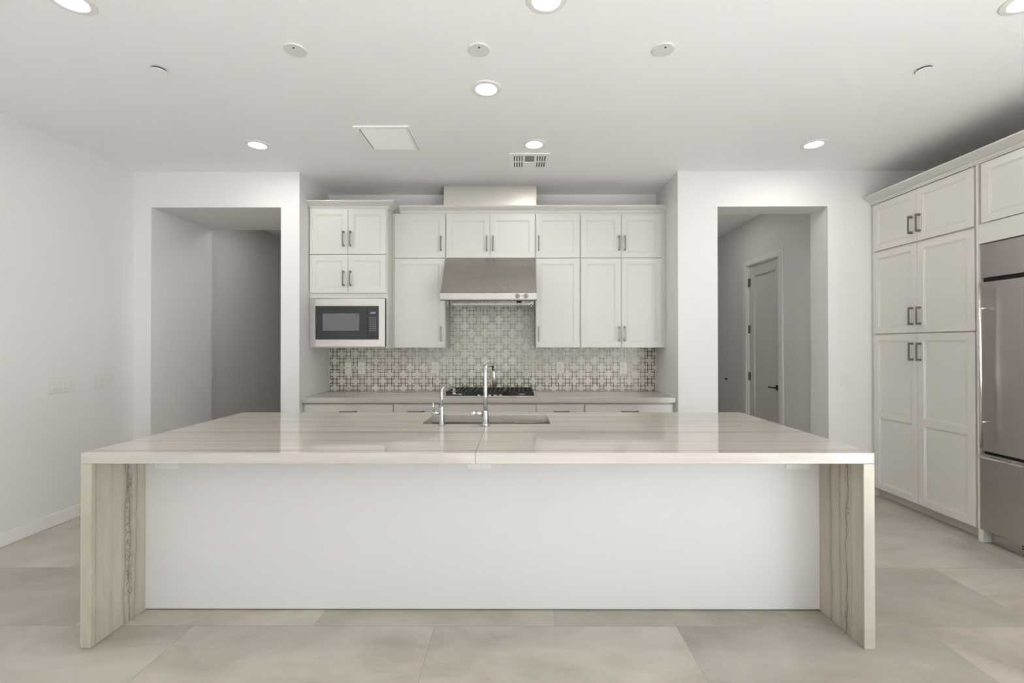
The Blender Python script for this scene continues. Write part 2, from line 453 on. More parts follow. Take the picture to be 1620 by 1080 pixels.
# tower with built-in microwave niche
TX0, TX1 = -2.059, -1.282
t = thing('microwave_cabinet', 'tall cream wall cabinet with four small doors above a built-in microwave', 'cabinet', (-1.67, 4.8, ZB))
yf = YT + .020
cb = MB().box(TX0, -2.046, yf, YB-.002, ZB, ZCR0+.03).box(-1.296, TX1, yf, YB-.002, ZB, ZCR0+.03)
cb.box(-2.046, -1.296, yf, YB-.002, 1.878, ZCR0+.03).box(-2.046, -1.296, yf, YB-.002, ZB, 1.394).box(-2.046, -1.296, 5.03, YB-.002, 1.394, 1.878)
cb.build('carcass', CAB, t, .001)
MB().box(TX0, TX1, yf+.002, YB-.002, ZCR0+.0305, ZCR0+.036).build('darkening_top', TOPDARK, t)  # unseen dark sheet, added to darken the space over the tower
xm = -1.6695
for z0, z1, hz in ((2.313, 2.760, 2.462), (1.930, 2.305, 2.071)):
    add_door(t, -2.049, xm-.0015, z0, z1, YT, xm-.040, hz)
    add_door(t, xm+.0015, -1.292, z0, z1, YT, xm+.029, hz)
crown([(TX0, yf, 0, -1), (TX1, yf, 1, -1), (TX1, YU+.018, 1, 0)], crown_prof(ZCR0, ZCR1, .080, .0)).build('crown_molding', CAB, t)

# microwave
mw = thing('microwave', 'black microwave in a wide brushed steel trim frame under the corner cabinet doors', 'microwave', (-1.67, 4.6, 1.395))
MX0, MX1, MZ0, MZ1 = -2.036, -1.302, 1.3965, 1.872
BX0, BX1, BZ0, BZ1 = -1.985, -1.363, 1.470, 1.800
fy = 4.572
fr = MB().box(MX0, BX0, fy, fy+.02, MZ0, MZ1).box(BX1, MX1, fy, fy+.02, MZ0, MZ1).box(BX0, BX1, fy, fy+.02, BZ1, MZ1).box(BX0, BX1, fy, fy+.02, MZ0, BZ0)
fr.build('trim_frame', STEELB, mw, .001)
MB().box(-2.03, -1.31, fy+.021, 5.0, MZ0+.001, MZ1-.004).build('body', DARK, mw)
d = MB().box(BX0+.001, -1.4705, fy-.012, fy+.0195, BZ0+.001, BZ1-.001).build('door', BLACKGLASS, mw, .002)
MB().box(-1.91, -1.553, fy-.0135, fy-.0121, 1.556, 1.725).build('window', MWIN, d)
cp = MB().box(-1.4685, BX1-.001, fy-.012, fy+.0195, BZ0+.001, BZ1-.001).build('control_panel', BLACKGLASS, mw, .002)
MB().box(-1.440, -1.390, fy-.0132, fy-.0121, 1.722, 1.740).build('display', KEYS, cp)
k = MB()
for r in range(7):
    for c_ in range(3):
        x = -1.448 + c_*.024; z = 1.680 - r*.021
        k.box(x, x+.016, fy-.0132, fy-.0121, z, z+.006)
k.build('keypad', KEYS, cp)
MB().box(-1.452, -1.386, fy-.0145, fy-.0121, 1.492, 1.514).build('open_button', BLACKIRON, cp, .001)

# wall cabinets between the tower and the right hand alcove wall
def upper(label, x0, x1, z0, doors, zsplit=True, filler=None):
    r = thing('wall_cabinet', label, 'cabinet', ((x0+x1)/2, YU+.15, z0), 'wall cabinets with shaker doors')
    MB().box(x0, x1, YU+.020, YB-.002, z0, ZCR0-.001).build('carcass', CAB, r, .001)
    MB().box(x0, x1, YU+.025, YB-.002, ZCR0-.0005, ZCR0+.006).build('darkening_top', TOPDARK, r)
    for d_ in doors: add_door(r, *d_[:4], YU, *d_[4:])
    return r
ZS0, ZS1, ZT, ZD0 = 2.297, 2.305, 2.744, 1.388
upper('cream wall cabinet between the microwave tower and the hood', -1.2805, -.7305, ZB,
      [(-1.254, -.737, ZS1, ZT, -.775, 2.45), (-1.254, -.737, ZD0, ZS0, -.775, 1.527)])
upper('short two-door cream cabinet directly above the range hood', -.7295, .1885, 2.300,
      [(-.723, -.2790, ZS1, ZT, -.309, 2.45), (-.2755, .182, ZS1, ZT, -.245, 2.45)])
upper('narrow single-width cream wall cabinet beside the hood near the widest wall cabinet', .1895, .6455, ZB,
      [(.195, .638, ZS1, ZT, .221, 2.45), (.195, .638, ZD0, ZS0, .221, 1.527)])
upper('widest cream wall cabinet with paired doors against the alcove side wall', .6465, 1.5185, ZB,
      [(.654, 1.0625, ZS1, ZT, 1.042, 2.45), (1.0655, 1.478, ZS1, ZT, 1.099, 2.45),
       (.654, 1.0625, ZD0, ZS0, 1.042, 1.527), (1.0655, 1.478, ZD0, ZS0, 1.099, 1.527)])
cr = crown([(-1.200, YU+.020, 0, -1), (1.518, YU+.020, 0, -1)], crown_prof(ZCR0, ZCR1, .072, 0)).build('crown_molding', CAB, None, off=(0, YU, ZCR0))
tag(cr, 'long cream crown molding along the tops of the wall cabinets over the hood', 'molding')

# ------------------------------------------------------------------ range hood and duct cover
h = thing('range_hood', 'stainless steel range hood with sloped front and two knobs above the cooktop', 'hood', (-.271, 4.75, 1.843))
HX0, HX1 = -.7285, .1875
prof = [(4.400, 1.843), (4.400, 1.9055), (4.405, 1.9085), (4.7435, 2.298), (5.066, 2.298), (5.066, 1.843), (5.03, 1.843), (5.03, 1.875), (4.435, 1.875), (4.435, 1.843)]
MB().prism(prof, 'x', HX0+.0015, HX1-.0015).build('canopy', STEEL, h, .0015)
MB().box(HX0, HX1, 4.395, 4.3995, 1.846, 1.906).build('front_lip', LIP, h, .001)
MB().box(HX0, HX1, 4.396, 4.434, 1.836, 1.8425).build('lower_rim', BRONZE, h)
for x in (.006, .084):
    k = MB().lathe([(0, 0), (.024, 0), (.024, -.003), (.018, -.004), (.017, -.024), (0, -.025)], (x, 4.3945, 1.8785), 'y', 24).build('knob', NICKEL, h)
    MB().box(x-.003, x+.003, 4.366, 4.3695, 1.866, 1.893).build('pointer', BRONZE, k)
MB().lathe([(0, 0), (.005, 0), (.005, -.003), (0, -.003)], (.047, 4.3945, 1.8785), 'y', 12).build('indicator', BRONZE, h)
bf = MB()
for i in range(22):
    x = HX0+.04+i*.0385
    bf.box(x, x+.024, 4.57, 5.02, 1.862, 1.874)
bf.build('baffle_filter', STEEL, h)
MB().box(HX0+.02, HX1-.02, 4.44, 4.565, 1.858, 1.874).build('light_panel', STEEL, h)
for x in (-.449, -.098):
    MB().lathe([(0, 0), (.034, 0), (.03, -.006), (0, -.008)], (x, 4.515, 1.8575), 'z', 24).build('lamp', LENSOFF, h)
MB().box(-.005, .045, 4.60, 4.66, 1.835, 1.8615).build('sensor_box', DARK, h)
for x in (-.668, .135):
    MB().cyl((x, 4.47, 1.858), (x, 4.47, 1.79), .005, 12).lathe([(0, -.002), (.008, 0), (.008, .008), (0, .010)], (x, 4.47, 1.782), 'z', 16).build('filter_knob', CHROME, h)
dc = MB().box(-.752, .202, 4.768, 5.066, 2.770, H-.002).build('duct_cover', DUCT, None, .001, off=(-.275, 4.9, 2.770))
tag(dc, 'bright steel duct cover box rising from the cabinets to the ceiling', 'duct cover')

# ------------------------------------------------------------------ base run: cabinets, worktop, cooktop
def base_cab(label, x0, x1, fx0, fx1, handle=None, hl=.155):
    r = thing('base_cabinet', label, 'cabinet', ((x0+x1)/2, 4.77, 0), 'drawer cabinets under the back worktop')
    MB().box(x0, x1, 4.479, YB-.002, .10, .861).build('carcass', CAB, r)
    MB().box(x0, x1, 4.55, YB-.002, .002, .099).build('toe_kick', CAB, r)
    for z0, z1 in ((.693, .843), (.400, .685), (.107, .392)):
        if z0 > .6: mb = MB().box(fx0, fx1, 4.459, 4.478, z0, z1); d_ = mb.build('drawer', CAB, r, .0015)
        else: d_ = door_mesh(fx0, fx1, z0, z1, 4.459).build('drawer', CAB, r)
        if handle: pull(d_, handle, .778 if z0 > .6 else z1-.05, 4.459, hl, False)
    return r
base_cab('wide cream drawer cabinet below the worktop, under the microwave tower', -2.059, -1.1905, -2.036, -1.195, -1.618, .158)
base_cab('cream drawer cabinet below the worktop, beside the small tap, partly behind it', -1.1895, -.7405, -1.185, -.748, -.968, .155)
base_cab('cream handleless drawer cabinet under the cooktop', -.7395, .1815, -.738, .178)
base_cab('narrow cream drawer cabinet beside the cooktop cabinet, opposite the small tap', .1825, .6465, .188, .640, .424, .148)
base_cab('wide cream drawer cabinet under the widest wall cabinet', .6475, 1.5185, .655, 1.487, 1.078, .160)
WT = quartzite('back_worktop_quartzite', 'x', [(-.06, .45, .002, .03), (.22, .4, .002, .03)], .12, (4, 2, 1))
wt = MB().box(XA0+.002, XA1-.002, 4.432, YB-.002, .863, .912).build('back_worktop', WT, None, .003, off=(-.27, 4.75, .863))
tag(wt, 'long greige quartzite worktop of the back wall, carrying the cooktop', 'worktop')

ck = thing('gas_cooktop', 'stainless gas cooktop with black iron grates under the hood', 'cooktop', (-.264, 4.74, .913))
CX0, CX1, CY0, CY1 = -.720, .192, 4.462, 4.995
MB().box(CX0, CX1, CY0, CY1, .9125, .924).build('tray', STEELB, ck, .003)
MB().box(CX0+.025, CX1-.025, CY0+.034, CY1-.014, .9242, .9262).build('spill_pan', BLACKIRON, ck)
bw = (CX1-CX0-.06)/3
for i in range(3):
    a = CX0+.03+i*bw+.003; c_ = a+bw-.006; g = MB(); zt = .962; tb = .012
    ya, yb_ = CY0+.028, CY1-.02
    for x in (a, c_-tb): g.box(x, x+tb, ya, yb_, zt-.016, zt)
    for y in (ya, (ya+yb_)/2-tb/2, yb_-tb): g.box(a, c_, y, y+tb, zt-.016, zt)
    for f_ in (.17, .33, .50, .66, .82): g.box(a+(c_-a)*f_-.005, a+(c_-a)*f_+.005, ya, yb_, zt-.012, zt)
    for y in (.25, .75): g.box(a, c_, ya+(yb_-ya)*y-.005, ya+(yb_-ya)*y+.005, zt-.014, zt)
    for x in (a, c_-tb):
        for y in (ya, yb_-tb): g.box(x, x+tb, y, y+tb, .9264, zt-.015)
    g.build('grate', BLACKIRON, ck, .0015)
for x, y, r_ in ((-.567, 4.60, .042), (-.567, 4.86, .034), (-.264, 4.78, .055), (.04, 4.60, .034), (.04, 4.86, .042)):
    bq = MB().lathe([(0, 0), (r_+.012, 0), (r_+.012, .005), (r_, .007), (r_, .014), (0, .014)], (x, y, .9264), 'z', 24).build('burner', STEEL, ck)
    MB().lathe([(0, 0), (r_*.85, 0), (r_*.85, .006), (r_*.6, .009), (0, .009)], (x, y, .9406), 'z', 24).build('burner_cap', BLACKIRON, bq)
for i in range(5):
    MB().lathe([(0, 0), (.016, 0), (.015, .013), (.012, .015), (0, .015)], (-.264+(i-2)*.052, CY0+.0145*1.0+.002, .9243), 'z', 20).build('control_knob', STEELB, ck)

# ------------------------------------------------------------------ backsplash mosaic
bsp = thing('backsplash', 'marble cross mosaic backsplash with metal lattice lines behind the cooktop', 'backsplash', (-1.9860, YB, 1.2430))
A_X, A_Z = -1.9860, 1.2430     # centre of one lattice square (an integer cell of the mosaic)
def region(x):   # top of the mosaic at x
    return 1.845 if -.7285 < x < .1875 else 1.384
tl = MB().box(XA0+.002, XA1-.002, YB-.011, YB-.0025, .9135, 1.3835).box(-.7285, .1875, YB-.011, YB-.0025, 1.3835, 1.842)
tl.build('mosaic_tile', MARBLE, bsp)
ml = MB(); hs = .0525; lw = .0034
def clipbox(x0, x1, z0, z1, top):
    xa, xb = max(x0, XA0+.02), min(x1, XA1-.02)
    za, zb = max(z0, .914), min(z1, top)
    if xb-xa > .001 and zb-za > .001: ml.box(xa, xb, YB-.0125, YB-.0112, za, zb)
for i in range(-3, 50):
    for jx in range(-7, 10):
        if (i+jx) % 2: continue
        cx_, cz_ = A_X+i*PITCH, A_Z+jx*PITCH
        if not (XA0-.06 < cx_ < XA1+.06): continue
        inhood = -.7285+.0 < cx_ < .1875
        for (a, b_, c_, d_) in ((cx_-hs-lw, cx_+hs+lw, cz_-hs-lw, cz_-hs+lw), (cx_-hs-lw, cx_+hs+lw, cz_+hs-lw, cz_+hs+lw),
                                (cx_-hs-lw, cx_-hs+lw, cz_-hs+lw, cz_+hs-lw), (cx_+hs-lw, cx_+hs+lw, cz_-hs+lw, cz_+hs-lw)):
            if c_ > 1.383:
                a2, b2 = max(a, -.727), min(b_, .186)
                if b2-a2 > .001: clipbox(a2, b2, c_, d_, 1.841)
            else:
                clipbox(a, b_, c_, d_, 1.841 if (a > -.727 and b_ < .186) else 1.383)
ml.build('metal_lattice', STRIP, bsp)

# wall plates
def plate_y(name, label, cat, x, z, w_, h_, yw, mat, kind, group=None, n=1):
    r = thing(name, label, cat, (x, yw, z), group)
    pl = MB().box(x-w_/2, x+w_/2, yw-.006, yw-.0005, z-h_/2, z+h_/2).build('cover_plate', mat, r, .0015)
    if kind == 'outlet':
        for s_ in (-1, 1):
            zc = z+s_*.021
            rc = MB().box(x-.017, x+.017, yw-.0078, yw-.0062, zc-.015, zc+.015).build('receptacle', mat, r, .001)
            sl = MB().box(x-.008, x-.0055, yw-.0084, yw-.0079, zc-.003, zc+.008).box(x+.0055, x+.008, yw-.0084, yw-.0079, zc-.003, zc+.008)
            sl.lathe([(0, 0), (.0028, 0), (.0028, -.0005), (0, -.0005)], (x, yw-.0079, zc-.008), 'y', 10)
            sl.build('slots', DARK, rc)
    elif kind == 'switch':
        for i in range(n):
            xc = x+(i-(n-1)/2)*.046
            MB().prism([(yw-.0062, z-.033), (yw-.0085, z-.033), (yw-.0125, z+.033), (yw-.0062, z+.033)], 'x', xc-.0165, xc+.0165).build('rocker', mat, r, .0008)
    elif kind == 'blank':
        MB().lathe([(0, 0), (.0045, 0), (.0045, -.002), (0, -.002)], (x, yw-.0061, z), 'y', 12).build('button', DARK, r)
    elif kind == 'wide':
        for s_ in (-1, 1):
            xc = x+s_*.026
            rc = MB().box(xc-.017, xc+.017, yw-.0078, yw-.0062, z-.016, z+.016).build('receptacle', mat, r, .001)
            MB().box(xc-.008, xc+.006, yw-.0084, yw-.0079, z-.008, z-.0055).box(xc-.008, xc+.006, yw-.0084, yw-.0079, z+.0055, z+.008).build('slots', DARK, rc)
    return r
G_OUT = 'double outlets on the mosaic backsplash'
YT_ = YB-.0125
plate_y('blank_plate', 'small blank cover plate with a dark dot on the mosaic, at the microwave tower end', 'wall plate', -1.840, 1.163, .070, .118, YT_, PLATEB, 'blank')
plate_y('wall_outlet', 'double outlet on the mosaic next to the blank cover plate', 'outlet', -1.695, 1.163, .078, .122, YT_, PLATEB, 'outlet', G_OUT)
plate_y('wall_outlet', 'double outlet on the mosaic above the small tap, beside the cooktop', 'outlet', -.889, 1.167, .078, .122, YT_, PLATEB, 'outlet', G_OUT)
plate_y('wall_outlet', 'double outlet on the mosaic under the narrow wall cabinet', 'outlet', .468, 1.168, .078, .122, YT_, PLATEB, 'outlet', G_OUT)
plate_y('wall_outlet', 'double outlet on the mosaic under the widest wall cabinet', 'outlet', 1.155, 1.162, .078, .122, YT_, PLATEB, 'outlet', G_OUT)
plate_y('light_switch', 'single white rocker switch between the passage opening and the tall pantry', 'switch', 3.087, 1.081, .074, .118, YW, PLATE, 'switch')

def plate_x(name, label, y0, y1, z0, z1, n, group=None):
    r = thing(name, label, 'switch', (XL, (y0+y1)/2, (z0+z1)/2), group)
    MB().box(XL+.0005, XL+.0065, y0, y1, z0, z1).build('cover_plate', PLATE, r, .002)
    zc = (z0+z1)/2
    for i in range(n):
        yc = (y0+y1)/2+(i-(n-1)/2)*.046
        MB().prism([(XL+.0067, zc-.034), (XL+.0125, zc-.034), (XL+.0088, zc+.034), (XL+.0067, zc+.034)], 'y', yc-.0165, yc+.0165).build('rocker', PLATE, r, .0008)
    return r
plate_x('light_switch', 'four-rocker white switch plate on the long side wall', 3.575, 3.800, 1.040, 1.164, 4)
plate_x('light_switch', 'three-rocker white switch plate on the side wall, next to the wall corner', 3.973, 4.150, 1.040, 1.163, 3)
plate_x('light_switch', 'small switch plate on the dark hall wall seen through the deep opening', 5.528, 5.606, 1.040, 1.165, 1)

# ------------------------------------------------------------------ island
IX0, IX1, IY0, IY1, IYP, TH, IH = -2.0482, 1.6671, 2.1757, 3.4727, 2.494, .0508, .914
SX0, SX1, SY0, SY1 = -.607, .2135, 2.968, 3.338
OX, OY = -.19, 2.82
QT = quartzite('island_top_quartzite', 'x', [(2.69-OY, .75, .0055, .035), (3.05-OY, .55, .005, .03), (2.225-OY, .55, .004, .014), (2.44-OY, .25, .004, .04), (3.25-OY, .4, .005, .02), (2.86-OY, .25, .005, .04)], .045, (1, 0, 0))
QL = quartzite('island_side_quartzite_near_wall', 'z', [(2.392-OY, 1.0, .0036, .07), (2.365-OY, .9, .0026, .08), (2.43-OY, .75, .0026, .07), (2.29-OY, .25, .003, .03), (2.20-OY, .4, .006, .01)], .16, (2, 5, 0))
QR = quartzite('island_side_quartzite_near_pantry', 'z', [(2.292-OY, 1.0, .0044, .07), (2.405-OY, .9, .0028, .05), (2.335-OY, .85, .0026, .04), (2.265-OY, .55, .0018, .06), (2.19-OY, .4, .005, .01)], .16, (7, 3, 2))
it = thing('waterfall_countertop', 'long polished greige quartzite island countertop with waterfall sides down to the floor', 'countertop', (OX, OY, 0))
SEAM = -.196
def slab(x0, x1, hx0, hx1):
    """half of the top with its part of the sink cut-out"""
    xs = sorted({x0, hx0, hx1, x1}); ys = [IY0, SY0, SY1, IY1]
    mb = MB()
    def hole(i, j): return j == 1 and xs[i] >= hx0-1e-6 and xs[i+1] <= hx1+1e-6
    nx = len(xs)
    vs = [(x, y, z) for z in (IH-TH, IH) for y in ys for x in xs]
    def vi(i, j, k): return k*nx*4 + j*nx + i
    fs = []
    solid = {(i, j) for i in range(nx-1) for j in range(3) if not hole(i, j)}
    for (i, j) in solid:
        fs.append((vi(i, j, 1), vi(i+1, j, 1), vi(i+1, j+1, 1), vi(i, j+1, 1)))
        fs.append((vi(i, j, 0), vi(i, j+1, 0), vi(i+1, j+1, 0), vi(i+1, j, 0)))
        for di, dj, a, c in ((0, -1, (i, j), (i+1, j)), (0, 1, (i+1, j+1), (i, j+1)), (-1, 0, (i, j+1), (i, j)), (1, 0, (i+1, j), (i+1, j+1))):
            if (i+di, j+dj) not in solid: fs.append((vi(*a, 0), vi(*c, 0), vi(*c, 1), vi(*a, 1)))
    return mb.add(vs, fs)
slab(IX0, SEAM-.0006, SX0, SEAM-.0006).build('top_slab', QT, it, .002)
slab(SEAM+.0006, IX1, SEAM+.0006, SX1).build('top_slab', QT, it, .002)
sm = MB().box(SEAM-.0005, SEAM+.0005, IY0+.0012, SY0-.001, IH-TH+.001, IH-.0006)
sm.build('seam', CAULK, it)
for nm, x0, x1, q in (('side_panel', IX0, IX0+TH, QL), ('side_panel', IX1-TH, IX1, QR)):
    MB().box(x0, x1, IY0, IY1, .001, IH-TH-.0004).build(nm, q, it, .002)
PX0, PX1 = IX0+TH+.001, IX1-TH-.001
ib = thing('island_cabinet', 'plain white island base panel framed by the waterfall sides', 'island cabinet', (OX, OY+.1, 0))
MB().box(PX0, PX1, IYP, IYP+.02, .006, IH-TH-.001).build('front_panel', PANEL, ib)
MB().box(PX0, PX1, IYP+.004, IYP+.02, .0005, .0055).build('floor_joint', CAULK, ib)
MB().box(PX0, PX1, IYP+.021, 3.415, .10, .118).build('bottom_panel', CAB, ib)
MB().box(PX0, PX1, 3.35, 3.365, .001, .099).build('toe_kick', CAB, ib)
cols = [PX0, -1.35, -.70, .30, .95, PX1]
for x in cols[1:-1]: MB().box(x-.009, x+.009, IYP+.021, 3.415, .119, IH-TH-.001).build('partition', CAB, ib)
for a, c_ in zip(cols, cols[1:]):
    dm = door_mesh(a+.004, c_-.004, .112, IH-TH-.012, -3.436)
    dm.v = [Vector((p.x, -p.y, p.z)) for p in dm.v]
    d_ = dm.build('door', CAB, ib)
    xh = (a+c_)/2
    MB().box(xh-.075, xh+.075, 3.468, 3.4715, .80, .812).box(xh-.07, xh-.055, 3.4365, 3.468, .80, .812).box(xh+.055, xh+.07, 3.4365, 3.468, .80, .812).build('handle', NICKEL, d_)
G_IO = 'low outlets under the island overhang'
for x, lab in ((-1.880, 'white outlet plate under the island overhang, at the end near the side wall'), (-.2035, 'white outlet plate under the island overhang, below the countertop seam'), (1.498, 'white outlet plate under the island overhang, at the pantry end')):
    plate_y('island_outlet', lab, 'outlet', x, .7925, .124, .075, IYP, PLATE, 'wide', G_IO)

# sink
sk = thing('undermount_sink', 'rectangular stainless steel undermount sink in the island countertop', 'sink', (-.197, 3.153, .64))
def rrect(x0, x1, y0, y1, r, z, n=6):
    pts = []
    for cx_, cy_, a0 in ((x1-r, y1-r, 0), (x0+r, y1-r, 90), (x0+r, y0+r, 180), (x1-r, y0+r, 270)):
        for i in range(n+1):
            a = math.radians(a0+90*i/n); pts.append((cx_+r*math.cos(a), cy_+r*math.sin(a), z))
    return pts
mb = MB(); g = .003
loops = [rrect(SX0-.02, SX1+.02, SY0-.02, SY1+.02, .02, IH-TH-.0012), rrect(SX0-g, SX1+g, SY0-g, SY1+g, .015, IH-TH-.0012), rrect(SX0-g+.002, SX1+g-.002, SY0-g+.002, SY1+g-.002, .015, IH-TH-.004),
         rrect(SX0+.004, SX1-.004, SY0+.004, SY1-.004, .02, .665), rrect(SX0+.02, SX1-.02, SY0+.02, SY1-.02, .03, .645)]
k = len(loops[0]); vs = [p for lp in loops for p in lp]
fs = [(i*k+j, i*k+(j+1) % k, (i+1)*k+(j+1) % k, (i+1)*k+j) for i in range(len(loops)-1) for j in range(k)]
fs.append(tuple((len(loops)-1)*k+j for j in range(k)))
bo = mb.add(vs, fs).build('basin', SINKM, sk)
sd = bo.modifiers.new('thick', 'SOLIDIFY'); sd.thickness = .0015; sd.offset = 0
MB().lathe([(0, .0), (.045, .0), (.043, .003), (.03, .001), (0, .001)], (-.197, 3.20, .646), 'z', 24).build('drain', CHROME, sk)

# taps
def arc(p0, c, r, a0, a1, dirv, n=10):
    """quarter bend from vertical to horizontal along dirv; c is the bend centre"""
    out = []
    for i in range(n+1):
        a = math.radians(a0+(a1-a0)*i/n)
        out.append((c[0]-dirv[0]*r*math.cos(a), c[1]-dirv[1]*r*math.cos(a), c[2]+r*math.sin(a)))
    return out
fb = (-.197, 2.894)
fa = thing('kitchen_faucet', 'tall chrome pull-down kitchen faucet in the middle of the sink edge', 'faucet', (*fb, IH))
MB().lathe([(0, .0004), (.031, .0004), (.031, .004), (.0205, .006), (.0195, .012), (.0195, .090), (.018, .0965), (0, .0965)], (*fb, IH), 'z', 28).build('body', CHROME, fa)
dv = Vector((.225, .974, 0)).normalized()
zt = 1.288; rb = .045
path = [(*fb, IH+.097), (*fb, 1.10), (*fb, zt-rb-.02)] + arc(None, (fb[0]+dv.x*rb, fb[1]+dv.y*rb, zt-rb), rb, 0, 90, dv) + [(fb[0]+dv.x*.12, fb[1]+dv.y*.12, zt), (fb[0]+dv.x*.165, fb[1]+dv.y*.165, zt)]
sp = MB().tube(path, .0122, 20).build('spout', CHROME, fa)
ex, ey = fb[0]+dv.x*.150, fb[1]+dv.y*.150
MB().cyl((ex+.004, ey+.01, zt-.013), (ex+.008, ey+.02, zt-.045), .009, 16).build('hose_joint', BRONZE, sp)
MB().tube([(ex+.008, ey+.02, zt-.040), (ex+.009, ey+.022, zt-.062), (ex+.010, ey+.024, zt-.075), (ex+.014, ey+.036, zt-.145)], [.011, .0135, .0145, .016], 20).build('spray_head', STEELB, fa)
hd = MB().cyl((fb[0]-.0196, fb[1], .990), (fb[0]-.061, fb[1], .990), .018, 24).build('valve', CHROME, fa)
MB().cyl((fb[0]-.0625, fb[1], .990), (fb[0]-.087, fb[1], .990), .0175, 24).build('handle', CHROME, fa, .001)
MB().cyl((fb[0]-.061, fb[1], .990), (fb[0]-.0625, fb[1], .990), .0165, 24).build('ring', BRONZE, fa)
fb2 = (-.471, 2.905)
fs_ = thing('filter_tap', 'small chrome drinking water tap with side lever beside the tall faucet', 'faucet', (*fb2, IH))
MB().lathe([(0, .0004), (.024, .0004), (.024, .003), (.0155, .005), (.0155, .116), (.014, .119), (0, .119)], (*fb2, IH), 'z', 24).build('body', CHROME, fs_)
dv2 = Vector((.36, .93, 0)).normalized(); zt2 = 1.150; rb2 = .035
p2 = [(*fb2, IH+.119), (*fb2, 1.08), (*fb2, zt2-rb2-.01)] + arc(None, (fb2[0]+dv2.x*rb2, fb2[1]+dv2.y*rb2, zt2-rb2), rb2, 0, 90, dv2)
q = Vector((fb2[0]+dv2.x*.135, fb2[1]+dv2.y*.135, zt2))
p2 += [tuple(q)] + [tuple(q + dv2*.022*math.sin(math.radians(a)) + Vector((0, 0, -.022*(1-math.cos(math.radians(a)))))) for a in (25, 50, 75, 90)]
e_ = Vector(p2[-1]); p2 += [tuple(e_+Vector((0, 0, -.022)))]
MB().tube(p2, .009, 18).build('spout', CHROME, fs_)
MB().cyl((e_.x, e_.y, e_.z-.0225), (e_.x, e_.y, e_.z-.037), .0105, 16).build('nozzle', CHROME, fs_)
MB().cyl((fb2[0]-.0157, fb2[1], .993), (fb2[0]-.066, fb2[1], .993), .0105, 18).build('valve', CHROME, fs_)
MB().cyl((fb2[0]-.052, fb2[1], 1.004), (fb2[0]-.054, fb2[1]+.004, 1.062), .0055, 12).build('lever', CHROME, fs_)

# ------------------------------------------------------------------ pantry, fridge surround and fridge (front faces -X)
# local frame: x runs from the back wall towards the camera, -y is the front, z up
PXF = 3.330                       # world X of the door fronts
def local_thing(name, label, cat, y_far, group=None):
    r = thing(name, label, cat, (PXF, y_far, 0), group, -PI/2, True)
    return r
Y0P = YW-.002
pw = Y0P-3.376
pt = local_thing('pantry_cabinet', 'tall cream pantry cabinet with three tiers of paired doors', 'cabinet', Y0P)
MB().box(0, pw, .020, XR-PXF-.002, .092, 2.72).build('carcass', CAB, pt, .001)
MB().box(0, pw, .022, XR-PXF-.002, 2.7205, 2.735).build('darkening_top', TOPDARK, pt)  # added dark sheet, out of view, dims the gap below the ceiling
MB().box(.0, pw, .085, XR-PXF-.003, .001, .091).build('toe_kick', CAB, pt)
L = lambda y: Y0P-y
xa, xmid, xb = L(4.352), L(3.878), L(3.394)
for z0, z1, hz, spl in ((2.279, 2.712, 2.423, ()), (1.517, 2.264, 1.655, ()), (.090, 1.507, 1.357, (.776,))):
    add_door(pt, xa, xmid-.0015, z0, z1, 0, xmid-.042, hz, .15, spl)
    add_door(pt, xmid+.0015, xb, z0, z1, 0, xmid+.034, hz, .15, spl)
FY0, FY1 = 3.3575, 2.44           # fridge from far to near
fsur = local_thing('refrigerator_surround', 'cream cabinet enclosing the fridge, with doors above it and a white side leg', 'cabinet', Y0P)
f0, f1 = L(FY0), L(FY1)
MB().box(pw+.001, f0-.001, -.002, XR-PXF-.003, .093, 2.7215).build('side_panel', CAB, fsur, .001)
MB().box(pw+.001, f0+.020, -.002, .10, .001, .0925).build('leg', CAB, fsur, .004)
MB().box(f1+.001, f1+.026, -.002, XR-PXF-.003, .001, 2.7215).build('side_panel', CAB, fsur, .001)
MB().box(f0, f1, .018, XR-PXF-.003, 2.140, 2.72).build('carcass', CAB, fsur)
MB().box(pw+.001, f1+.026, .022, XR-PXF-.003, 2.7225, 2.735).build('darkening_top', TOPDARK, fsur)
fm = (f0+f1)/2
add_door(fsur, f0+.018, fm-.0015, 2.286, 2.712, -.002, fm-.04, 2.36)
add_door(fsur, fm+.0015, f1-.018, 2.286, 2.712, -.002, fm+.04, 2.36)
MB().box(f0, f1, -.002, .017, 2.140, 2.278).build('filler_rail', CAB, fsur, .001)
crr = crown([(0.001, .018-.003, 0, -1), (f1+.026, .018-.003, 0, -1)], crown_prof(2.722, 2.798, .088, 0)).build('crown_molding', CAB, None, off=(0, 0, 0))
crr.location = (PXF, Y0P, 0); crr.rotation_euler = (0, 0, -PI/2)
tag(crr, 'cream crown molding along the tops of the pantry and the fridge cabinet', 'molding')
fg = local_thing('refrigerator', 'built-in stainless steel refrigerator with bottom drawer and bar handles', 'refrigerator', Y0P)
FD = -.004
MB().box(f0+.003, f1-.003, .03, XR-PXF-.004, .10, 2.136).build('body', DARK, fg)
MB().box(f0+.003, f1-.003, FD+.012, .029, 1.893, 2.134).build('top_grille', STEELV, fg, .002)
d1 = MB().box(f0+.003, f1-.003, FD, .029, .660, 1.860).build('door', STEELV, fg, .003)
d2 = MB().box(f0+.003, f1-.003, FD, .029, .098, .640).build('drawer', STEELV, fg, .003)
MB().box(f0+.024, f1-.003, .06, .10, .001, .096).build('toe_grille', STEELV, fg)
tv = MB()
for i in range(2): tv.box(f0+.22, f1-.15, .0585, .0598, .045+i*.016, .052+i*.016)
tv.build('vent_slots', DARK, fg)
hx = L(3.288)
hb = MB().cyl((hx, FD-.058, .692), (hx, FD-.058, 1.832), .0085, 16)
for z in (.872, 1.672): hb.cyl((hx, FD-.0005, z), (hx, FD-.058, z), .006, 12)
